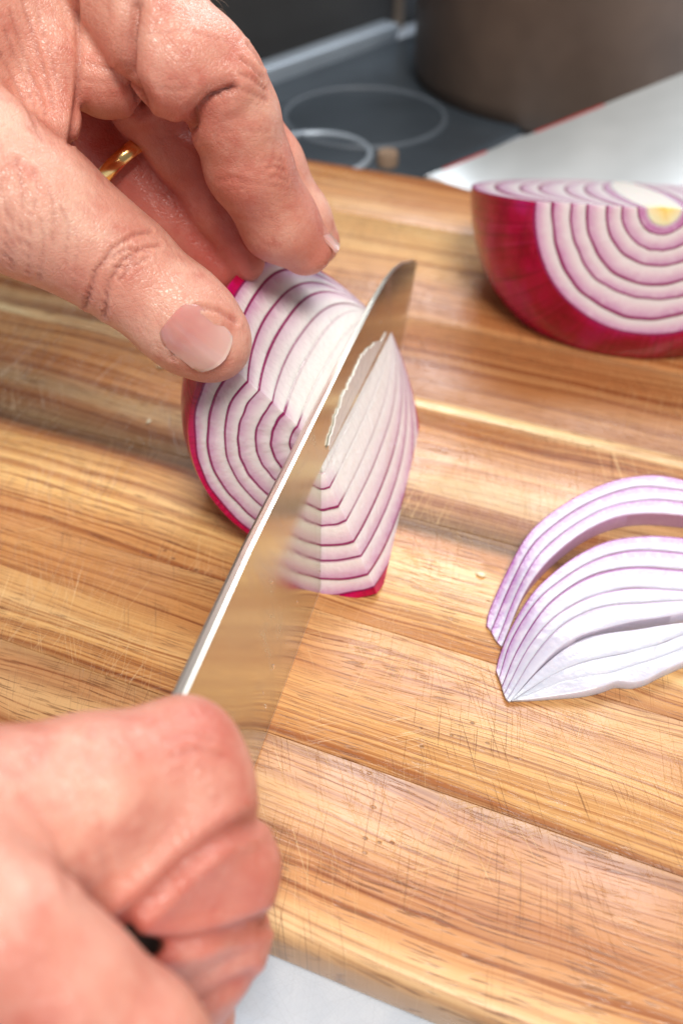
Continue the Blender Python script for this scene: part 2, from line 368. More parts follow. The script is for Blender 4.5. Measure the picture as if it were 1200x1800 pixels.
# ------------------------------------------------------------------ onion pieces, layer by layer
def onion_piece(name, org, axis, side, nrm, R, L, ks, th0, th1, endn, tints, seed=1, core=True, nth=None, thf=None, cap=1.0, tend=.0, step=.016, rind=False):
    """axis: from the cut end to the far pole. side/nrm span the cross-section: dir(th) = cos*side + sin*nrm.
    R(t): outer radius along the axis. endn: normal of the end cut through org."""
    org = np.asarray(org, float); a = np.asarray(axis, float); a /= np.linalg.norm(a)
    e = np.asarray(endn, float); e /= np.linalg.norm(e)
    root = empty(name, org)
    FR = np.array([0, .02, .10, .3, .5, .7, .84, .89, .91, .93, .975, 1.0])
    nth = nth or max(10, int((th1 - th0) / math.radians(2.2)))
    TH = np.linspace(th0, th1, nth + 1)
    nt = 44; TT = 1 - (1 - np.linspace(0, 1, nt + 1)) ** 1.35
    def P(th, tt, k, bev_t, bev_th):
        d = np.cos(th)[..., None] * side + np.sin(th)[..., None] * nrm
        # where this ray (constant k, th) meets the end plane: solve k R(t) d.e + t a.e = 0
        t0 = np.zeros_like(k); de = d @ e; ae = a @ e
        for _ in range(12): t0 = -(k * R(t0)) * de / ae
        t0 = t0 + bev_t
        t = t0 + (L - t0) * tt
        r = k * R(t) * (thf(th) if thf else 1.0)
        dth = bev_th / np.maximum(r, .25)
        th2 = th + dth
        d2 = np.cos(th2)[..., None] * side + np.sin(th2)[..., None] * nrm * 1.0
        return a * t[..., None] + d2 * r[..., None]
    n_l = len(ks) - 1
    for li in range(n_l):
        k0, k1 = ks[li], ks[li + 1]
        I, J, Mx = np.meshgrid(range(nth + 1), range(nt + 1), range(len(FR)), indexing='ij')
        th = TH[I]; tt = TT[J]; fr = FR[Mx]
        kk0 = k0 * (1 + ringwob(seed * 31 + li, th, tt)) if li else np.full_like(th, k0)
        kk1 = k1 * (1 + ringwob(seed * 31 + li + 1, th, tt)) if li < n_l - 1 else np.full_like(th, k1)
        k = kk0 + (kk1 - kk0) * fr
        ed = np.minimum(fr, 1 - fr)
        bv = .006 * np.clip(1 - ed / .025, 0, 1) ** 2
        rs = np.random.RandomState(seed * 7 + li)
        lift = rs.uniform(0, step)
        bt = np.where(J == 0, bv * 1.6 + lift + .012 * wob(seed + li * 3, th * 13, fr * 3), 0)
        l2 = rs.uniform(0, .02, 2) * cap
        bth = np.where(I == 0, bv + l2[0] + .008 * wob(seed + li * 5, tt * 25, fr * 3), np.where(I == nth, -(bv + l2[1] + .008 * wob(seed + li * 9, tt * 25, fr * 3)), 0))
        X = P(th, tt, k, bt, bth)
        X = X + org
        idx = np.arange(I.size).reshape(I.shape); K = len(FR) - 1
        F = []; fm = []
        def quads(q, flip, mi):
            A, B, C, D = q[:-1, :-1].ravel(), q[1:, :-1].ravel(), q[1:, 1:].ravel(), q[:-1, 1:].ravel()
            for z in zip(A, B, C, D):
                F.append(z[::-1] if flip else z); fm.append(mi)
        quads(idx[:, :, K], False, 1 if li == n_l - 1 else 0)
        quads(idx[:, :, 0], True, 0)
        quads(idx[0], True, 0); quads(idx[nth], False, 0)
        quads(idx[:, 0, :], True, 0); quads(idx[:, nt, :], False, 0)
        used = np.unique(np.array(F).ravel()); remap = -np.ones(I.size, int); remap[used] = np.arange(len(used))
        me = mesh('layer', X.reshape(-1, 3)[used], remap[np.array(F)], True, None, org)
        bm = bmesh.new(); bm.from_mesh(me); bmesh.ops.recalc_face_normals(bm, faces=bm.faces); bm.to_mesh(me); bm.free()
        me.set_sharp_from_angle(angle=math.radians(38))
        fattr(me, 'frac', fr.reshape(-1)[used]); tv = np.maximum(tints[li], tend * np.clip(1 - tt / .10, 0, 1)) if li > 0 else np.full(tt.shape, tints[li])
        fattr(me, 'tint', tv.reshape(-1)[used]); fattr(me, 'mer', th.reshape(-1)[used]); fattr(me, 'lon', tt.reshape(-1)[used])
        o = link('core' if (li == 0 and core) else ('outer_skin' if rind and li == n_l - 1 else 'layer'), me, [M_CORE if (li == 0 and core) else (M_OSKIN if rind and li == n_l - 1 else M_FLESH), M_OSKIN if li == n_l - 1 else M_FLESH], root)
        me.polygons.foreach_set('material_index', fm)
    return root

# main onion on its side under the left hand; knife plane is upright through its axis
H = np.array([.2557, .9668, 0]); LEFT = np.array([-.9668, .2557, 0]); ZUP = np.array([0, 0, 1.0])
E0 = np.array([-1.48, 8.45, 0])             # a point of the knife's edge line on the board
LEAN = .105                                 # the blade leans a little to the left
NB = LEFT - LEAN * ZUP; NB /= np.linalg.norm(NB)
def on_blade(p):                            # where the sight line through p meets the leaning blade plane
    d = np.asarray(p, float) - CAM; return CAM + d * (((E0 - CAM) @ NB) / (d @ NB))
EPS = math.radians(6); AX = math.cos(EPS) * H - math.sin(EPS) * ZUP
UPX = math.cos(EPS) * ZUP + math.sin(EPS) * H
RHO = math.radians(43)
WV = math.cos(RHO) * LEFT + math.sin(RHO) * UPX        # along the flat cut, to upper left
NV = np.cross(AX, WV); NV = NV if NV[2] > 0 else -NV    # flat cut faces this way
SIDE, NRM = -WV, -NV
core = E0 + H * 4.42; core[2] = 3.62; core = on_blade(core)
DN = np.cross(AX, NB); DN /= np.linalg.norm(DN); DN = DN if DN[2] < 0 else -DN
THC = math.atan2(DN @ NRM, DN @ SIDE)               # direction straight down the blade
def R_main(t):
    t = np.asarray(t, float)
    x = np.where(t < 2.3, (2.3 - t) / 4.0, (t - 2.3) / 3.3); x = np.clip(x, 0, 1)
    return 3.45 * np.sqrt(np.clip(1 - np.where(t < 2.3, x ** 2, x ** 2.9), 0.005, 1))
def R_wedge(t):
    t = np.asarray(t, float)
    x = np.where(t < 2.1, (1.9 - t) / 5.6, (t - 1.9) / 4.3); x = np.clip(x, 0, 1)
    return 3.30 * np.sqrt(np.clip(1 - np.where(t < 2.1, x ** 2, x ** 2.7), 0.005, 1))
def th_main(th): return 1.0 + .07 * np.cos(th - THC) - .015
KS = [.0, .09, .19, .33, .445, .585, .70, .84, .952, 1.0]
TI = [.0, .04, .12, .35, .6, .8, .95, 1.0, 1.0]
ENDN = -math.cos(math.radians(12)) * H + math.sin(math.radians(12)) * ZUP - LEFT * .20
ENDW = -math.cos(math.radians(22)) * H + math.sin(math.radians(22)) * ZUP - LEFT * .10
g_ = .03
half = onion_piece('red_onion_half', core + LEFT * .13, AX, SIDE, NRM, R_main, 5.6, KS, THC, math.pi, ENDN, TI, 3, core=False, thf=th_main, tend=.85, step=.075, rind=True)
tag(half, 'cut red onion pinched under fingertips and thumb beside the blade', 'onion')
wroot = onion_piece('red_onion_wedge', core - LEFT * .022 - H * .38 - ZUP * .12, AX, SIDE, NRM, R_wedge, 6.2, KS, THC - math.radians(23), THC, ENDW, TI, 8, core=False, cap=.3, tend=.75, step=.07, rind=True)
tag(wroot, 'onion wedge just cut off by the knife, white along its torn inner edge', 'onion wedge')

# ------------------------------------------------------------------ half onion at the back, flat cut up
def R_back(t):
    t = np.asarray(t, float); x = np.clip((t - 3.6) / 4.7, -2, 1)
    return 4.75 * np.sqrt(np.clip(1 - np.abs(x) ** 2.1, 0.004, 1))
bc = at(1168, 366, 22.2)
bax = at(1095, 322, 29.0) - bc; bax /= np.linalg.norm(bax)
bs = np.array([-1.0, .12, 0]); bs -= bax * (bs @ bax); bs /= np.linalg.norm(bs)
bn = np.cross(bs, bax); bn = bn if bn[2] < 0 else -bn
KB = [.0, .13, .20, .325, .445, .60, .715, .87, 1.0]
TB = [.05, 2.6, 1.0, .85, .9, .95, 1.0, 1.0]
bh = onion_piece('red_onion_half', bc, bax, bs, bn, R_back, 8.1, KB, 0, math.pi, -bax, TB, 5, tend=.95, step=.05)
tag(bh, 'half red onion lying cut side up at the back of the board', 'onion')

# ------------------------------------------------------------------ cut slices on the right, traced on the board
def resample(pts, n):
    pts = np.asarray(pts, float)
    # Catmull-Rom
    q = np.vstack([2 * pts[0] - pts[1], pts, 2 * pts[-1] - pts[-2]]); out = []
    for i in range(1, len(q) - 2):
        for s in np.linspace(0, 1, 12, endpoint=False):
            a, b, c, d = q[i - 1], q[i], q[i + 1], q[i + 2]
            out.append(.5 * (2 * b + (c - a) * s + (2 * a - 5 * b + 4 * c - d) * s * s + (3 * b - a - 3 * c + d) * s ** 3))
    out.append(pts[-1]); out = np.array(out)
    L = np.concatenate([[0], np.cumsum(np.linalg.norm(np.diff(out, axis=0), axis=1))])
    x = np.linspace(0, L[-1], n)
    return np.stack([np.interp(x, L, out[:, i]) for i in range(out.shape[1])], 1)
def crop2w(pts, z):                          # outline measured on the photograph, laid on the slice's upper face
    return np.array([on(780 + .35 * x, 780 + .35 * y, z) for x, y in pts])
def extend(pts):
    pts = list(pts); (xa, ya), (xl, yl) = pts[-2], pts[-1]; s = (yl - ya) / (xl - xa)
    return pts + [(xl + d, yl + s * d + .00032 * d * d) for d in (110, 220, 330, 440, 550)]
def slice_thing(label, lines, tints, z0, z1, seed, flare=.06):
    ws = [resample(crop2w(extend(l), z1), 90) for l in lines]
    org = np.array([ws[0][45][0], ws[0][45][1], z0])
    root = empty('onion_slice', org); tag(root, label, 'onion slice', 'fresh onion slices on the board')
    FR = np.array([0, .02, .1, .3, .5, .7, .86, .93, .955, .975, 1.0])[::-1]   # row 0 is the outer side
    for li in range(len(lines) - 1):
        A, B = ws[li], ws[li + 1]
        n = len(A); V = []; fr = []
        rs = np.random.RandomState(seed * 9 + li); lift = rs.uniform(-.010, .012)
        for i in range(n):
            x_ = min(1, i / (n * .30)); tz = -(z1 - z0 - .07) * (1 - x_ * x_ * (3 - 2 * x_))
            for f in FR:
                p = A[i] + (B[i] - A[i]) * (1 - f)
                ed = min(f, 1 - f); w = np.linalg.norm(B[i] - A[i])
                dz = -.014 * max(0, 1 - ed / .07) ** 2 + lift + .012 * wob(seed + li, i * .5, f * 3)
                V.append(p + np.array([0, 0, dz + tz])); fr.append(f)
        m = len(FR); top = len(V)
        for i in range(n):
            for f in FR:
                p = A[i] + (B[i] - A[i]) * (1 - f); sh = np.array([0, flare, 0]) * (.3)
                V.append(np.array([p[0], p[1], z0]) + sh); fr.append(f)
        F = []
        for i in range(n - 1):
            for j in range(m - 1):
                a = i * m + j; F.append((a, a + 1, a + m + 1, a + m)); b = top + a; F.append((b, b + m, b + m + 1, b + 1))
            a = i * m; F.append((a, a + m, top + a + m, top + a))
            a = i * m + m - 1; F.append((a, top + a, top + a + m, a + m))
        for i in (0, n - 1):
            for j in range(m - 1):
                a = i * m + j; F.append((a, top + a, top + a + 1, a + 1))
        me = mesh('layer', V, F, True, None, org)
        bm = bmesh.new(); bm.from_mesh(me); bmesh.ops.recalc_face_normals(bm, faces=bm.faces); bm.to_mesh(me); bm.free()
        me.set_sharp_from_angle(angle=math.radians(50))
        fattr(me, 'frac', fr); fattr(me, 'tint', np.full(len(V), tints[li]))
        link('layer', me, M_FLESH_COOL, root)
    return root
slice_thing('purple outer crescent of sliced onion, topmost of the slices on the right', [
    [(222, 860), (235, 790), (300, 650), (400, 480), (500, 375), (620, 290), (750, 220), (880, 175), (1010, 158), (1100, 160), (1190, 178)],
    [(245, 885), (330, 690), (430, 520), (540, 415), (660, 330), (800, 260), (930, 220), (1040, 212), (1190, 228)],
    [(275, 940), (370, 715), (470, 560), (590, 450), (720, 365), (860, 305), (1000, 280), (1100, 278), (1190, 288)],
    [(300, 965), (400, 740), (500, 610), (620, 500), (740, 420), (880, 365), (1000, 348), (1100, 350), (1190, 358)]], [1.25, 1.1, 1.0], 0.01, .40, 2)
slice_thing('lilac to white onion slice of five nested layers, middle one of the slices', [
    [(270, 1090), (290, 1010), (350, 880), (450, 740), (580, 620), (720, 530), (860, 480), (1000, 462), (1100, 462), (1190, 468)],
    [(285, 1130), (340, 960), (450, 800), (590, 680), (740, 590), (880, 545), (1010, 532), (1190, 548)],
    [(300, 1170), (370, 1010), (480, 850), (600, 740), (740, 660), (880, 625), (1020, 618), (1190, 630)],
    [(310, 1210), (420, 1010), (540, 880), (680, 790), (830, 740), (960, 722), (1190, 735)],
    [(325, 1240), (450, 1050), (590, 910), (720, 840), (860, 805), (1000, 795), (1190, 785)],
    [(340, 1250), (450, 1130), (560, 1030), (680, 965), (800, 925), (950, 890), (1080, 870), (1190, 850)]], [1.0, .85, .6, .35, .18], 0.01, .36, 4)
slice_thing('white inner onion slice with a ragged lower edge, bottom one of the slices', [
    [(345, 1255), (480, 1120), (600, 1030), (720, 970), (850, 945), (1000, 925), (1190, 898)],
    [(350, 1257), (500, 1170), (640, 1110), (800, 1070), (930, 1045), (1060, 1010), (1190, 960)],
    [(358, 1259), (540, 1200), (700, 1168), (830, 1150), (930, 1120), (1060, 1080), (1190, 1030)],
    [(345, 1261), (450, 1257), (580, 1248), (700, 1238), (800, 1217), (870, 1192), (950, 1196), (1020, 1180), (1100, 1140), (1190, 1100)]], [.05, .03, .0], 0.01, .26, 6)

# ------------------------------------------------------------------ knife
def interp(x, xs, ys): return np.interp(x, xs, ys)
knife = empty('kitchen_knife', E0); tag(knife, 'steel chef knife slicing down through the onion, its blade mirroring the board', 'knife')
def blade_mesh():
    ss = np.concatenate([np.linspace(-3.2, 8, 66), np.linspace(8.15, 13.3, 50)])
    V = []; F = []
    for s in ss:
        zt = float(interp(s, [-3.2, 0.5, 5.8, 8.3, 9.4, 10.3, 11.2, 12.0, 12.7, 13.3], [4.70, 4.80, 4.55, 4.38, 4.22, 4.0, 3.68, 3.30, 2.98, 2.62]))
        zb = float(interp(s, [-1.6, 8.5, 9.5, 10.4, 11.2, 12.0, 12.7, 13.3], [.02, .02, .10, .28, .62, 1.12, 1.75, 2.60]))
        hw = float(interp(s, [-1.6, 4, 9, 13.3], [.105, .085, .06, .022]))
        row = [(hw * .45, zt), (hw, zt - .035), (hw * .62, zb + (zt - zb) * .45), (hw * .30 + .008, zb + min(.11, (zt - zb) * .10)), (.002, zb),
               (-.002, zb), (-hw * .25 - .006, zb + min(.11, (zt - zb) * .10)), (-hw * .62, zb + (zt - zb) * .45), (-hw, zt - .035), (-hw * .45, zt)]
        pt, pb = on_blade(E0 + H * s + ZUP * zt), on_blade(E0 + H * s + ZUP * zb)
        for q, z in row: V.append(pb + (pt - pb) * ((z - zb) / (zt - zb)) + NB * q - E0)
    m = 10; n = len(ss); fm = []
    for i in range(n - 1):
        for j in range(m):
            k = (j + 1) % m; F.append((i * m + j, i * m + k, (i + 1) * m + k, (i + 1) * m + j)); fm.append(1 if j in (9, 0, 8) else (2 if j in (3, 4, 5) else 0))
    F.append(tuple(range(m))); F.append(tuple(reversed(range((n - 1) * m, n * m)))); fm += [0, 0]
    me = mesh('blade', V, F, True, 20)
    bm = bmesh.new(); bm.from_mesh(me); bmesh.ops.recalc_face_normals(bm, faces=bm.faces); bm.to_mesh(me); bm.free()
    return me, fm
bme, bfm = blade_mesh(); bl = link('blade', bme, [M_BLADE, M_SPINE, M_EDGE], knife); bme.polygons.foreach_set('material_index', bfm)
# drops of juice on the blade
bm = bmesh.new(); rs = np.random.RandomState(12)
for i in range(46):
    s_ = rs.uniform(.3, 9.5); z_ = rs.uniform(.3, 3.6); r_ = rs.uniform(.012, .03) * (1 if rs.rand() < .8 else 1.6)
    ht = float(interp(s_, [-1.6, 4, 9, 13.3], [.105, .085, .06, .022])) * (.25 + .55 * z_ / 4.5)
    c_ = on_blade(E0 + H * s_ + ZUP * z_) - E0 - NB * (ht + .002)
    q = bmesh.ops.create_icosphere(bm, subdivisions=2, radius=1)['verts']
    for v in q:
        w_ = H * v.co.x * r_ * .7 - LEFT * v.co.y * r_ * .5 + ZUP * v.co.z * r_ * rs.uniform(1.5, 1.6)
        v.co = Vector((c_ + w_) * CM)
for f in bm.faces: f.smooth = True
me = bpy.data.meshes.new('droplets'); bm.to_mesh(me); bm.free()
dm = NT('juice'); dm.set(Base_Color=(.9, .88, .82), Roughness=.06, Transmission_Weight=.9, IOR=1.34)
tag(link('droplets', me, dm.m, knife), kind='stuff')
# torn white membrane standing on the inner edge of the wedge
n_ = 70; V = []; F = []; rs = np.random.RandomState(5)
for i in range(n_ + 1):
    t_ = .45 + 5.2 * i / n_
    hgt = (.12 + .50 * math.sin(math.pi * min(1, (i / n_) * 1.15)) ** .7) * (1 + .18 * wob(3, i * .9) + .12 * wob(9, i * 2.3)) if i < n_ else .04
    b_ = core - NB * .10 - H * .38 - ZUP * .12 + AX * t_
    for f_ in (0, .5, 1):
        o_ = -DN * (hgt * f_ - .05) - NB * (.04 * f_ * f_)
        V.append(b_ + o_); V.append(b_ + o_ - NB * (.06 - .03 * f_))
for i in range(n_):
    a = i * 6; c = a + 6
    for p, q in ((0, 2), (2, 4)): F += [(a + p, c + p, c + q, a + q), (a + p + 1, a + q + 1, c + q + 1, c + p + 1)]
    F.append((a + 4, c + 4, c + 5, a + 5))
me = mesh('membrane', V, F, True, 60, core - LEFT * .06 - H * .38 - ZUP * .12)
fattr(me, 'frac', [.3] * len(V)); fattr(me, 'tint', [.0] * len(V)); link('membrane', me, M_FLESH, wroot)
# bolster and handle inside the fist
def tube(name, pts, radii, n=16, org=(0, 0, 0), sq=1.0):
    pts = np.asarray(pts, float); V = []; F = []
    for i, p in enumerate(pts):
        t = pts[min(i + 1, len(pts) - 1)] - pts[max(i - 1, 0)]; t /= np.linalg.norm(t)
        up = ZUP if abs(t[2]) < .9 else RT
        x = np.cross(t, up); x /= np.linalg.norm(x); y = np.cross(x, t)
        for k in range(n):
            a = 2 * math.pi * k / n; V.append(p + x * math.cos(a) * radii[i] * sq + y * math.sin(a) * radii[i])
    for i in range(len(pts) - 1):
        for k in range(n):
            F.append((i * n + k, i * n + (k + 1) % n, (i + 1) * n + (k + 1) % n, (i + 1) * n + k))
    F.append(tuple(reversed(range(n)))); F.append(tuple(range((len(pts) - 1) * n, len(pts) * n)))
    return mesh(name, V, F, True, 50, org)
hb = [H * s + np.array([0, 0, z]) for s, z in ((-1.55, 2.9), (-2.0, 3.0), (-3, 3.1), (-6, 2.9), (-9, 2.9), (-12, 2.7))]
link('handle', tube('handle', hb[1:], [.55, .6, .62, .7, .75], 20, sq=.8), plain('dark_handle', (.02, .018, .016), .4), knife)
link('bolster', tube('bolster', hb[:2], [.4, .55], 20, sq=.6), M_SPINE, knife)

# ------------------------------------------------------------------ hands: one signed-distance body each, meshed with surface nets
def smin(a, b, k):
    h = np.maximum(k - np.abs(a - b), 0) / k
    return np.minimum(a, b) - h * h * k * .25
def surface_nets(Fv, org, h):
    neg = Fv < 0
    nx, ny, nz = Fv.shape
    c = np.zeros((nx - 1, ny - 1, nz - 1), np.int8)
    for dx in (0, 1):
        for dy in (0, 1):
            for dz in (0, 1): c += neg[dx:nx - 1 + dx, dy:ny - 1 + dy, dz:nz - 1 + dz]
    act = np.argwhere((c > 0) & (c < 8)); ids = -np.ones(c.shape, np.int64); ids[tuple(act.T)] = np.arange(len(act))
    acc = np.zeros((len(act), 3)); cnt = np.zeros(len(act))
    corners = [(x, y, z) for x in (0, 1) for y in (0, 1) for z in (0, 1)]
    for p in corners:
        for ax in range(3):
            if p[ax]: continue
            q = list(p); q[ax] = 1
            fa = Fv[tuple((act + p).T)]; fb = Fv[tuple((act + q).T)]
            m = (fa < 0) != (fb < 0)
            t = np.where(m, fa / np.where(m, fa - fb, 1), 0)
            pos = act + np.array(p, float); pos[:, ax] += t
            acc[m] += pos[m]; cnt[m] += 1
    V = acc / cnt[:, None] * h + org
    F = []
    for ax in range(3):
        sl = [slice(1, -1)] * 3; sl[ax] = slice(0, Fv.shape[ax] - 1)
        sl2 = list(sl); sl2[ax] = slice(1, Fv.shape[ax])
        a = neg[tuple(sl)]; b = neg[tuple(sl2)]
        e = np.argwhere(a != b); fl = a[tuple(e.T)]
        off = np.array([1, 1, 1]); off[ax] = 0; e = e + off
        u, v = (ax + 1) % 3, (ax + 2) % 3
        du = np.zeros(3, int); du[u] = 1; dv = np.zeros(3, int); dv[v] = 1
        q = np.stack([ids[tuple((e - du - dv).T)], ids[tuple((e - dv).T)], ids[tuple(e.T)], ids[tuple((e - du).T)]], 1)
        q[~fl] = q[~fl][:, ::-1]
        F.append(q)
    F = np.concatenate(F); F = F[(F >= 0).all(1)]
    return V, F
def vnormals(V, F):
    n = np.cross(V[F[:, 2]] - V[F[:, 0]], V[F[:, 3]] - V[F[:, 1]]); N = np.zeros_like(V)
    for i in range(4): np.add.at(N, F[:, i], n)
    return N / np.maximum(np.linalg.norm(N, axis=1), 1e-9)[:, None]
def relax(V, F, it, lam=.5):
    E = np.concatenate([F[:, [0, 1]], F[:, [1, 2]], F[:, [2, 3]], F[:, [3, 0]]])
    deg = np.bincount(E[:, 0], minlength=len(V)) + np.bincount(E[:, 1], minlength=len(V))
    for _ in range(it):
        A = np.zeros_like(V); np.add.at(A, E[:, 0], V[E[:, 1]]); np.add.at(A, E[:, 1], V[E[:, 0]])
        V = V + lam * (A / np.maximum(deg, 1)[:, None] - V)
    return V
def sculpt(chains, ks, h, lo, hi):
    """chains: lists of (px, py, depth, radius px) joints; ks: blend of each chain into what stands before it"""
    G = [np.arange(lo[i], hi[i], h) for i in range(3)]
    X = np.stack(np.meshgrid(*G, indexing='ij'), -1).astype(np.float32)
    D = np.full(X.shape[:3], 9.0, np.float32)
    for ch, k in zip(chains, ks):
        P = [at(a, b, d) for a, b, d, r in ch]; Rr = [r * d / FPX for a, b, d, r in ch]
        pad = max(Rr) + .9
        blo = np.min(P, 0) - pad; bhi = np.max(P, 0) + pad
        s = tuple(slice(max(0, int((blo[i] - lo[i]) / h)), max(0, min(len(G[i]), int((bhi[i] - lo[i]) / h) + 2))) for i in range(3))
        x = X[s]
        if x.size == 0: continue
        d = None
        if len(P) == 1: d = np.linalg.norm(x - P[0].astype(np.float32), axis=-1) - Rr[0]
        for i in range(len(P) - 1):
            a = P[i].astype(np.float32); ab = (P[i + 1] - P[i]).astype(np.float32)
            t = np.clip(((x - a) @ ab) / (ab @ ab), 0, 1)
            q = np.linalg.norm(x - a - t[..., None] * ab, axis=-1) - (Rr[i] + (Rr[i + 1] - Rr[i]) * t)
            d = q if d is None else smin(d, q, np.float32(.25))
        if k < 0: D[s] = -smin(-D[s], d.astype(np.float32), np.float32(-k))
        else: D[s] = smin(D[s], d.astype(np.float32), np.float32(k))
    V, F = surface_nets(D, np.array(lo, float), h)
    return V, F
def seg_dist2(P, pts):                       # distance of 2-D points to a polyline
    P = np.asarray(P); best = np.full(len(P), 1e9)
    for a, b in zip(pts[:-1], pts[1:]):
        a = np.array(a, float); ab = np.array(b, float) - a
        t = np.clip(((P - a) @ ab) / (ab @ ab), 0, 1); best = np.minimum(best, np.linalg.norm(P - a - t[:, None] * ab, axis=1))
    return best
def make_hand(label, chains, ks, lo, hi, h, creases, reds, it=4):
    V, F = sculpt(chains, ks, h, lo, hi)
    V = relax(V, F, it)
    N = vnormals(V, F)
    px, py, dd = proj(V.T.T) if False else (600 + FPX * ((V - CAM) @ RT) / ((V - CAM) @ FW), 900 - FPX * ((V - CAM) @ UP) / ((V - CAM) @ FW), (V - CAM) @ FW)
    P2 = np.stack([px, py], 1); facing = -(N * (V - CAM)).sum(1) / np.linalg.norm(V - CAM, axis=1)
    cr = np.zeros(len(V)); disp = np.zeros(len(V))
    for pts, wd, dep, d0, d1 in creases:
        q = seg_dist2(P2, pts); ok = (facing > -.1) & (dd > d0) & (dd < d1)
        f = np.exp(-(q / wd) ** 2) * ok
        disp -= dep * f; disp += dep * .45 * np.exp(-((q - 2.0 * wd) / wd) ** 2) * ok
        cr = np.maximum(cr, f * min(1, dep / .05))
    disp += .012 * wob(77, V[:, 0] * 5, V[:, 1] * 5 + V[:, 2] * 6)
    V = V + N * disp[:, None]
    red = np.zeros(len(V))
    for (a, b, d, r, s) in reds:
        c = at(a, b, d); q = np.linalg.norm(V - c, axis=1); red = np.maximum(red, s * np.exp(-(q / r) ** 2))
    org = V.mean(0); org[2] = V[:, 2].min()
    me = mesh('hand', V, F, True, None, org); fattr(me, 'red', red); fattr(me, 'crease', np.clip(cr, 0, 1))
    o = link('hand', me, M_SKIN); o.location = [c * CM for c in org]
    tag(o, label, 'hand')
    return o, org, V, F, N

LH = [
    # wrist and heel of the hand, out of frame
    ([(-420, -60, 15.5, 330), (-150, 60, 15.8, 230)], .3),
    ([(-150, 60, 15.8, 230), (-20, 10, 15.9, 165), (60, -60, 16, 140)], .8),
    # palm pads under index and middle
    ([(130, -150, 16.6, 150), (150, -40, 16.4, 110)], .6),
    # thumb
    ([(-330, 170, 14.9, 240), (-70, 292, 14.7, 150), (70, 372, 15.0, 120), (150, 424, 15.3, 101)], .55),
    ([(150, 424, 15.3, 101), (215, 470, 15.6, 93), (318, 556, 15.9, 86), (352, 585, 16.1, 79), (374, 603, 16.2, 68)], .25),
    # fold of skin between thumb and palm
    ([(70, -60, 15.3, 70), (96, 100, 15.4, 48), (100, 215, 15.5, 34), (40, 290, 15.2, 40)], .28),
    ([(40, 190, 15.7, 62), (60, 120, 15.7, 60)], .3),
    # pad at the base of the index finger
    ([(190, -90, 15.9, 90), (186, 60, 15.9, 70), (184, 130, 15.9, 74)], .12),
    # index: base, proximal bulge
    ([(170, -120, 15.1, 90), (262, 16, 15.1, 80), (352, 108, 15.2, 80), (392, 140, 15.3, 74)], .07),
    ([(190, -60, 15.1, 96), (262, 30, 15.1, 94), (318, 108, 15.1, 97)], .12),
    # index: middle and end
    ([(392, 150, 15.5, 78), (412, 205, 15.9, 76), (436, 290, 16.6, 74), (492, 392, 17.7, 66), (536, 434, 18.2, 50)], .10),
    # middle finger behind
    ([(200, -40, 17.4, 80), (300, 70, 17.4, 74), (420, 200, 17.8, 60), (474, 290, 18.5, 58), (528, 385, 19.3, 52), (556, 424, 19.7, 42)], .07),
    # middle-finger flesh seen below the index
    ([(180, 60, 17.4, 80), (262, 180, 17.2, 66), (320, 262, 17.6, 56), (380, 360, 18.2, 50), (430, 460, 18.8, 36)], .07),
    # ring finger, in shade under the palm
    ([(60, 40, 18.0, 90), (150, 200, 18.0, 68), (215, 285, 18.2, 60), (300, 380, 18.6, 58), (390, 470, 19.0, 42)], .07),
]
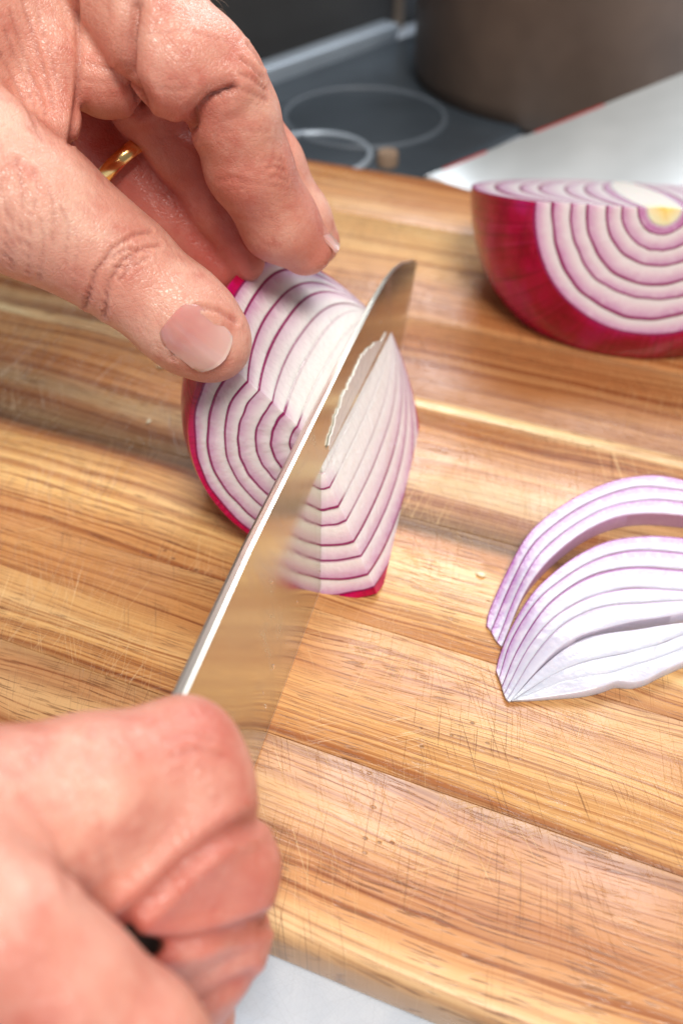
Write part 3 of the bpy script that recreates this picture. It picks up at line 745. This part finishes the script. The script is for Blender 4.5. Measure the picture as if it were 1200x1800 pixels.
lcre = [
    ([(340, 226), (348, 198), (372, 172), (412, 152)], 5, .08, 0, 30), ([(332, 226), (346, 198), (372, 172), (400, 156)], 15, .07, 0, 30),
    ([(240, 10), (230, 70), (228, 130), (250, 180)], 15, .10, 0, 30),
    ([(240, 10), (230, 70), (228, 130), (250, 180)], 5, .08, 0, 30),
    ([(134, 0), (140, 90), (136, 170), (124, 252)], 5, .05, 0, 30),
    # thumb joint wrinkles
    ([(150, 540), (168, 478), (198, 436), (236, 412), (266, 406)], 3.4, .05, 0, 16.5),
    ([(184, 556), (190, 500), (216, 458), (250, 436), (282, 430)], 3.4, .058, 0, 16.5),
    ([(200, 470), (220, 470), (240, 452)], 3, .042, 0, 16.5),
    ([(176, 470), (204, 446), (232, 436), (262, 444)], 2.8, .042, 0, 16.5),
    ([(206, 496), (232, 468), (262, 452)], 2.8, .036, 0, 16.5),
    ([(303, 628), (306, 590), (322, 558), (346, 538), (384, 546), (416, 566)], 4.5, .035, 0, 17),
    ([(60, 296), (66, 330), (58, 380)], 2.6, .026, 0, 16), ([(30, 276), (40, 340), (36, 430)], 2.6, .028, 0, 16),
    ([(84, 326), (96, 366), (92, 430)], 2.6, .022, 0, 16), ([(0, 326), (14, 380), (10, 450)], 2.6, .028, 0, 16),
    ([(110, 366), (122, 400), (116, 466)], 2.6, .022, 0, 16), ([(48, 330), (54, 400), (50, 480)], 2.6, .024, 0, 16), ([(74, 380), (78, 430), (70, 490)], 2.6, .02, 0, 16),
    ([(20, 350), (24, 410), (20, 470)], 2.6, .022, 0, 16), ([(132, 400), (138, 440), (130, 500)], 2.6, .018, 0, 16),
    ([(20, 20), (50, 120), (80, 200)], 3, .03, 0, 30), ([(40, 0), (70, 100), (96, 190)], 3, .03, 0, 30), ([(0, 90), (40, 170), (76, 250)], 3, .026, 0, 30), ([(8, 50), (44, 140), (70, 215)], 3, .024, 0, 30), ([(64, 10), (84, 80), (104, 150)], 3, .022, 0, 30),
    ([(260, 60), (330, 52), (400, 74)], 3, .012, 0, 30), ([(270, 150), (310, 160), (340, 150)], 3, .012, 0, 30), ([(392, 230), (420, 226), (470, 232)], 3, .016, 0, 30), ([(420, 330), (456, 322), (500, 330)], 3, .014, 0, 30),
    # index knuckle and end joint
    ([(436, 78), (452, 96), (462, 118)], 3.5, .035, 0, 30), ([(424, 104), (444, 118), (462, 140)], 3.5, .035, 0, 30), ([(420, 130), (444, 138), (466, 158)], 3.5, .03, 0, 30), ([(400, 160), (430, 158), (468, 176)], 3.5, .025, 0, 30),
    ([(470, 296), (484, 292), (500, 300)], 3, .028, 0, 30), ([(462, 282), (480, 276), (496, 284)], 3, .024, 0, 30), ([(476, 312), (490, 310), (504, 318)], 3, .022, 0, 30),
    ([(384, 318), (404, 312), (436, 320)], 4, .018, 0, 30), ([(148, 110), (186, 120), (226, 116)], 3.5, .02, 0, 30), ([(146, 140), (180, 146), (218, 140)], 3.5, .015, 0, 30),
]
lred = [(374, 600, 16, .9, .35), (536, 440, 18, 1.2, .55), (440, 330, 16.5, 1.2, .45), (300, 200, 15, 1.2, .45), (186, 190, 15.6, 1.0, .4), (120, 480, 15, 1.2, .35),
        (220, 300, 18.2, 2.4, 1.0), (330, 320, 18.0, 1.8, 1.0), (390, 440, 18.6, 1.6, 1.0), (230, 460, 15.4, .8, .35)]  # full-strength spots paint the red shade inside the hand
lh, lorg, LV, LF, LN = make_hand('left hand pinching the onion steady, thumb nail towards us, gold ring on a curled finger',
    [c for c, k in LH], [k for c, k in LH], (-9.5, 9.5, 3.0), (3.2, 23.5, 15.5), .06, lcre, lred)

RHC = [
    ([(-420, 1560, 9.6, 330), (-200, 1530, 9.6, 250)], .3),
    ([(-200, 1530, 9.6, 230), (-40, 1480, 9.9, 170), (140, 1410, 10.4, 140)], .6),
    # index, wrapped over the heel of the blade
    ([(40, 1430, 10.2, 145), (180, 1388, 10.6, 126), (318, 1332, 11.0, 98)], .3),
    ([(318, 1332, 11.0, 98), (352, 1392, 11.0, 92), (330, 1480, 10.8, 92), (240, 1560, 10.5, 88), (170, 1640, 10.3, 70)], .35),
    # middle
    ([(60, 1520, 10.6, 120), (300, 1480, 11.3, 90), (398, 1530, 11.2, 90), (330, 1610, 10.9, 82), (230, 1670, 10.6, 70)], .34),
    # ring
    ([(100, 1600, 10.9, 110), (310, 1600, 11.7, 90), (384, 1648, 11.5, 86), (330, 1730, 11.3, 82), (220, 1790, 11.0, 75)], .30),
    # little
    ([(100, 1700, 11.2, 100), (300, 1720, 12.0, 82), (330, 1790, 11.9, 76), (280, 1860, 11.6, 70)], .08),
    ([(218, 1640, 9.9, 16), (242, 1656, 10.2, 24), (266, 1666, 10.5, 16)], -.15),
    # thumb in front
    ([(-260, 1470, 9.0, 170), (-95, 1570, 8.7, 134), (15, 1652, 8.6, 130), (112, 1742, 8.7, 126), (230, 1836, 8.9, 120), (330, 1925, 9.1, 104)], .3),
]
rcre = [([(190, 1640), (262, 1580), (330, 1512), (384, 1472), (440, 1444)], 15, .075, 9.5, 30), ([(262, 1664), (330, 1658), (400, 1642), (476, 1616)], 13, .07, 9.7, 30), ([(300, 1790), (370, 1750), (440, 1716)], 12, .04, 10, 30),
        ([(286, 1300), (330, 1290), (372, 1300)], 6, .02, 0, 30), ([(300, 1330), (350, 1316), (392, 1330)], 6, .02, 0, 30),
        ([(40, 1400), (96, 1470), (120, 1560)], 9, .02, 0, 30), ([(180, 1500), (190, 1540), (186, 1580)], 9, .014, 0, 30)]
rred = [(350, 1300, 10.5, .9, .5), (420, 1450, 10.6, 1.0, .5), (400, 1620, 10.6, 1.4, .6), (330, 1740, 11, 1.4, .6), (20, 1790, 8, 1.2, .5), (240, 1660, 10.2, .8, 1.0)]
rh, rorg, RV_, RF_, RN_ = make_hand('right hand closed round the knife handle, blurred in front at the lower left',
    [c for c, k in RHC], [k for c, k in RHC], (-7.2, -1.0, .2), (1.0, 10.5, 9.2), .06, rcre, rred, it=6)

# nails: small curved plates lying on the fingertip
def nail(hand, org, c, along, across, out, ln, wd, curve, name='nail'):
    c, along, across, out = (np.asarray(q, float) for q in (c, along, across, out))
    n, m = 16, 16; V = []; al = []
    for i in range(n + 1):
        for j in range(m + 1):
            u = i / n; v = j / m * 2 - 1
            su = (u - .5) * ln; 
            wv = wd * .5 * (1 - .25 * max(0, (.25 - u) / .25) ** 2 - .10 * max(0, (u - .8) / .2) ** 2)
            lenx = su + (.09 * ln * (1 - v * v) * (u - .5) * 2)
            h = .016 * math.exp(-((v + .12) / .07) ** 2) * wd - curve * wd * v * v - .10 * ln * (u - .45) ** 2
            V.append(c + along * lenx + across * wv * v + out * h); al.append(u + .06 * (1 - v * v) * 0)
    k = (n + 1) * (m + 1)
    for p in list(V): V.append(p - out * .05)
    al = al + al; F = []
    for i in range(n):
        for j in range(m):
            a = i * (m + 1) + j; F.append((a, a + m + 1, a + m + 2, a + 1)); F.append((k + a, k + a + 1, k + a + m + 2, k + a + m + 1))
    rim = [j for j in range(m + 1)] + [i * (m + 1) + m for i in range(1, n + 1)] + [n * (m + 1) + j for j in range(m - 1, -1, -1)] + [i * (m + 1) for i in range(n - 1, 0, -1)]
    for a, b in zip(rim, rim[1:] + rim[:1]): F.append((a, b, k + b, k + a))
    me = mesh(name, V, F, True, 50, org); bm = bmesh.new(); bm.from_mesh(me); bmesh.ops.recalc_face_normals(bm, faces=bm.faces); bm.to_mesh(me); bm.free()
    fattr(me, 'along', al)
    return link(name, me, M_NAIL, hand)
def surf(V, N, px, py):                      # nearest front-facing point of the hand under a pixel
    q = V - CAM; d = q @ FW; x = 600 + FPX * (q @ RT) / d; y = 900 - FPX * (q @ UP) / d
    r = np.hypot(x - px, y - py); ok = (r < 14) & ((N * q).sum(1) < 0)
    i = np.where(ok)[0]; j = i[np.argmin(d[i])]
    near = np.linalg.norm(V - V[j], axis=1) < .45
    n = N[near & ((N * q).sum(1) < 0)].mean(0); return V[j], n / np.linalg.norm(n)
c, n = surf(LV, LN, 358, 603)
al = at(410, 652, 16) - at(358, 603, 16); al -= n * (al @ n); al /= np.linalg.norm(al); ac = np.cross(al, n)
nail(lh, lorg, c + n * .05, al, ac, n, 1.0, .90, .19, 'thumb_nail')

al = at(536, 434, 18.2) - at(492, 392, 17.7); al /= np.linalg.norm(al)
ou = RT * .74 + UP * .62 - FW * .10; ou -= al * (ou @ al); ou /= np.linalg.norm(ou)
nail(lh, lorg, at(532, 430, 18.12) + ou * .545, al, np.cross(al, ou), ou, .95, .85, .17, 'finger_nail')
M_HAIR = plain('hair_brown', (.10, .06, .035), .5)
for (x0, y0, x1, y1, bx, by) in ((352, -2, 392, 16, 6, -8), (358, 4, 402, 12, 4, -9), (366, 14, 398, 30, 8, -6), (340, -6, 384, 4, 4, -8), (372, 22, 396, 24, 2, -5)):
    pts = [at(x0 + (x1 - x0) * t + bx * 4 * t * (1 - t), y0 + (y1 - y0) * t + by * 4 * t * (1 - t), 14.9 + .1 * t) for t in np.linspace(0, 1, 8)]
    link('hair', tube('hair', pts, [.006 - .004 * t for t in np.linspace(0, 1, 8)], 5, lorg), M_HAIR, lh)

# ------------------------------------------------------------------ gold ring
rp = at(222, 286, 17.9); rd = at(300, 380, 18.6) - at(150, 200, 18.0); rd /= np.linalg.norm(rd)
gr = empty('gold_ring', rp); tag(gr, 'plain gold ring worn on the curled finger in the shade of the hand', 'ring')
prof = [(.70 + .085 * math.cos(a), .15 * math.sin(a)) for a in np.linspace(0, 2 * math.pi, 17)[:-1]]
band = link('band', lathe_mesh('band', prof, 64, True), M_GOLD, gr)
gr.rotation_euler = Vector(rd).to_track_quat('Z', 'Y').to_euler()

# ------------------------------------------------------------------ things beyond the board
pot = empty('cooking_pot', (10.4, 45.4, ZC)); tag(pot, 'dark brown metal pot standing out of focus behind the board', 'pot')
M_POT = plain('pot_brown', (.15, .105, .08), .5, .2, .3, 18)
link('body', lathe_mesh('body', [(0.01, 0), (5.6, 0), (6.3, .15), (6.8, .6), (7.0, 1.3), (7.0, 14), (7.15, 14.2), (7.0, 14.4), (6.8, 14.2), (6.75, 1.2), (0.01, .8)], 80), M_POT, pot)

A_ = on(748, 309, .05); B_ = at(1215, 122, 1); rB = ray(1215, 122); B_ = CAM + rB * ((2.4 - CAMH) / rB[2])
C_ = np.array([18.0, 30.0, 0.9]); D_ = np.array([9.0, 27.6, .06])
sn = np.cross(B_ - A_, D_ - A_); sn /= np.linalg.norm(sn); sn = sn if sn[2] > 0 else -sn
C_ = C_ - sn * ((C_ - A_) @ sn)
def sheet(name, q, t):
    V = [p for p in q] + [p - sn * t for p in q]
    return mesh(name, V, [(0, 1, 2, 3), (7, 6, 5, 4), (0, 4, 5, 1), (1, 5, 6, 2), (2, 6, 7, 3), (3, 7, 4, 0)], False, None, A_)
tray = empty('pale_sheet', A_); tag(tray, 'pale shiny sheet with a worn red edge propped between onion and dark pot', 'tray')
link('panel', sheet('panel', [A_, B_, C_, D_], .12), plain('pale_sheet', (.64, .68, .70), .2, .3, .2, 14), tray)
ab = (B_ - A_) / np.linalg.norm(B_ - A_)
M_RED = plain('red_trim', (.42, .03, .03), .45)
for f0, f1 in ((.06, .22), (.40, .66)):
    link('red_trim', tube('red_trim', [A_ + (B_ - A_) * f0 - sn * .06, A_ + (B_ - A_) * f1 - sn * .06], [.09, .09], 10, A_), M_RED, tray)

hob = empty('dark_hob', (-6, 45, ZC)); tag(hob, 'blue grey hob with a pale metal edge, out of focus past the board', 'hob')
u_ = np.array([.67, .74, 0]); n_ = np.array([.74, -.67, 0]); p0 = np.array([-3.7, 44.0, 0])
def prism(name, quad, z0, z1, bev=.15):
    V = [(*q[:2], z0) for q in quad] + [(*q[:2], z1) for q in quad]
    bm = bmesh.new(); vs = [bm.verts.new(v) for v in V]
    for f in [(3, 2, 1, 0), (4, 5, 6, 7), (0, 1, 5, 4), (1, 2, 6, 5), (2, 3, 7, 6), (3, 0, 4, 7)]: bm.faces.new([vs[i] for i in f])
    bmesh.ops.bevel(bm, geom=bm.edges[:], offset=bev, segments=3, affect='EDGES', profile=.5)
    bmesh.ops.recalc_face_normals(bm, faces=bm.faces)
    for v in bm.verts: v.co = (v.co - Vector((-6, 45, ZC))) * CM
    for f in bm.faces: f.smooth = True
    me = bpy.data.meshes.new(name); bm.to_mesh(me); bm.free(); me.set_sharp_from_angle(angle=math.radians(40)); return me
M_SLATE = plain('slate_blue', (.060, .075, .092), .3, .2, .2, 20); M_RIM = plain('rim_grey', (.30, .35, .40), .4, .2, .2, 20); M_ALU = plain('pale_metal', (.45, .52, .60), .35, .4, .1, 20)
link('top', prism('top', [p0 - u_ * 14, p0 + u_ * 16, p0 + u_ * 16 + n_ * 11.5, p0 - u_ * 14 + n_ * 11.5], ZC + .02, ZC + .5), M_SLATE, hob)
link('edge', prism('edge', [p0 - u_ * 14 - n_ * 1.1, p0 + u_ * 10 - n_ * 1.1, p0 + u_ * 10 + n_ * .0, p0 - u_ * 14], ZC + .02, ZC + 1.2), M_ALU, hob)
box = empty('dark_appliance', (-6, 56, ZC)); tag(box, 'dark grey appliance front standing beyond the pale metal edge', 'appliance')
me = prism('body', [p0 - u_ * 18 - n_ * 2.2, p0 + u_ * 20 - n_ * 2.2, p0 + u_ * 20 - n_ * 20, p0 - u_ * 18 - n_ * 20], ZC + .01, 22, .5)
o = link('body', me, plain('dark_grey', (.055, .053, .052), .5, 0, .2, 10), box); o.location = Vector((0, -11, 0)) * CM
def bowl(label, px, py, z, r, hgt, mat, rim=None):
    c = on(px, py, z); b = empty('small_bowl', (c[0], c[1], z - hgt)); tag(b, label, 'bowl')
    link('body', lathe_mesh('body', [(.01, 0), (r * .55, 0), (r * .8, hgt * .3), (r, hgt), (r * 1.03, hgt + .04), (r * 1.05, hgt), (r * .9, hgt * .3), (r * .6, -.0 + .02), (.01, .02)][::-1], 64), mat, b)
    link('rim', lathe_mesh('rim', [(r * 1.02 + .13 * math.cos(a), hgt + .03 + .12 * math.sin(a)) for a in np.linspace(0, 6.283, 13)[:-1]], 64, True), rim or M_RIM, b)
    return b
bowl('small grey lid with a pale rim just past the far board edge', 556, 272, ZC + .55, 2.1, .5, plain('bowl_grey', (.26, .29, .32), .35), M_ALU)
bowl('wide slate dish with a pale rim behind the small lid', 640, 206, ZC + .5, 3.4, .45, plain('bowl_slate', (.075, .09, .11), .35), plain('rim_slate', (.10, .12, .145), .5))
sp_ = empty('beige_strip', (2.0, 55, ZC)); tag(sp_, 'blurred beige upright strip between the dark appliance and the pot', 'panel')
link('body', box_mesh('body', (-1.0, -.5, 0), (1.4, .5, 16), .2), plain('beige', (.26, .20, .15), .6), sp_)
ck = on(655, 272, -.1)
bt = empty('cork', (ck[0] + .6, ck[1] + .6, ZC)); tag(bt, 'little brown cork beside the small bowl', 'cork')
link('body', lathe_mesh('body', [(.01, 0), (.36, 0), (.4, .06), (.42, .9), (.38, 1.0), (.01, 1.0)], 24), plain('cork_brown', (.32, .22, .15), .8), bt)

# ------------------------------------------------------------------ scraps of onion on the board
M_BIT = plain('onion_bit', lin(226, 212, 176), .35, 0, .1, 200)
for k, (px, py, r, label) in enumerate(((286, 646, .09, 'tiny yellowish onion scrap on the board beside the thumb tip'), (262, 742, .06, 'tiny white onion scrap on the dark grain left of the held onion'),
                                        (845, 1012, .07, 'tiny onion scrap on the board left of the slices'))):
    c = on(px, py, 0); bm = bmesh.new(); bmesh.ops.create_icosphere(bm, subdivisions=3, radius=1)
    for v in bm.verts:
        q = np.array(v.co); q = q * (1 + .35 * wob(40 + k, q[0] * 3, q[1] * 3 + q[2] * 2)); q = q * np.array([1.5, .8, .45]) * r
        v.co = Vector((q + np.array([0, 0, .40 * r])) * CM)
    for f in bm.faces: f.smooth = True
    me = bpy.data.meshes.new('onion_scrap'); bm.to_mesh(me); bm.free()
    o = link('onion_scrap', me, M_BIT); o.location = [q * CM for q in c]; o.rotation_euler = (0, 0, k * 1.3)
    tag(o, label, 'onion scrap', 'onion scraps on the board')
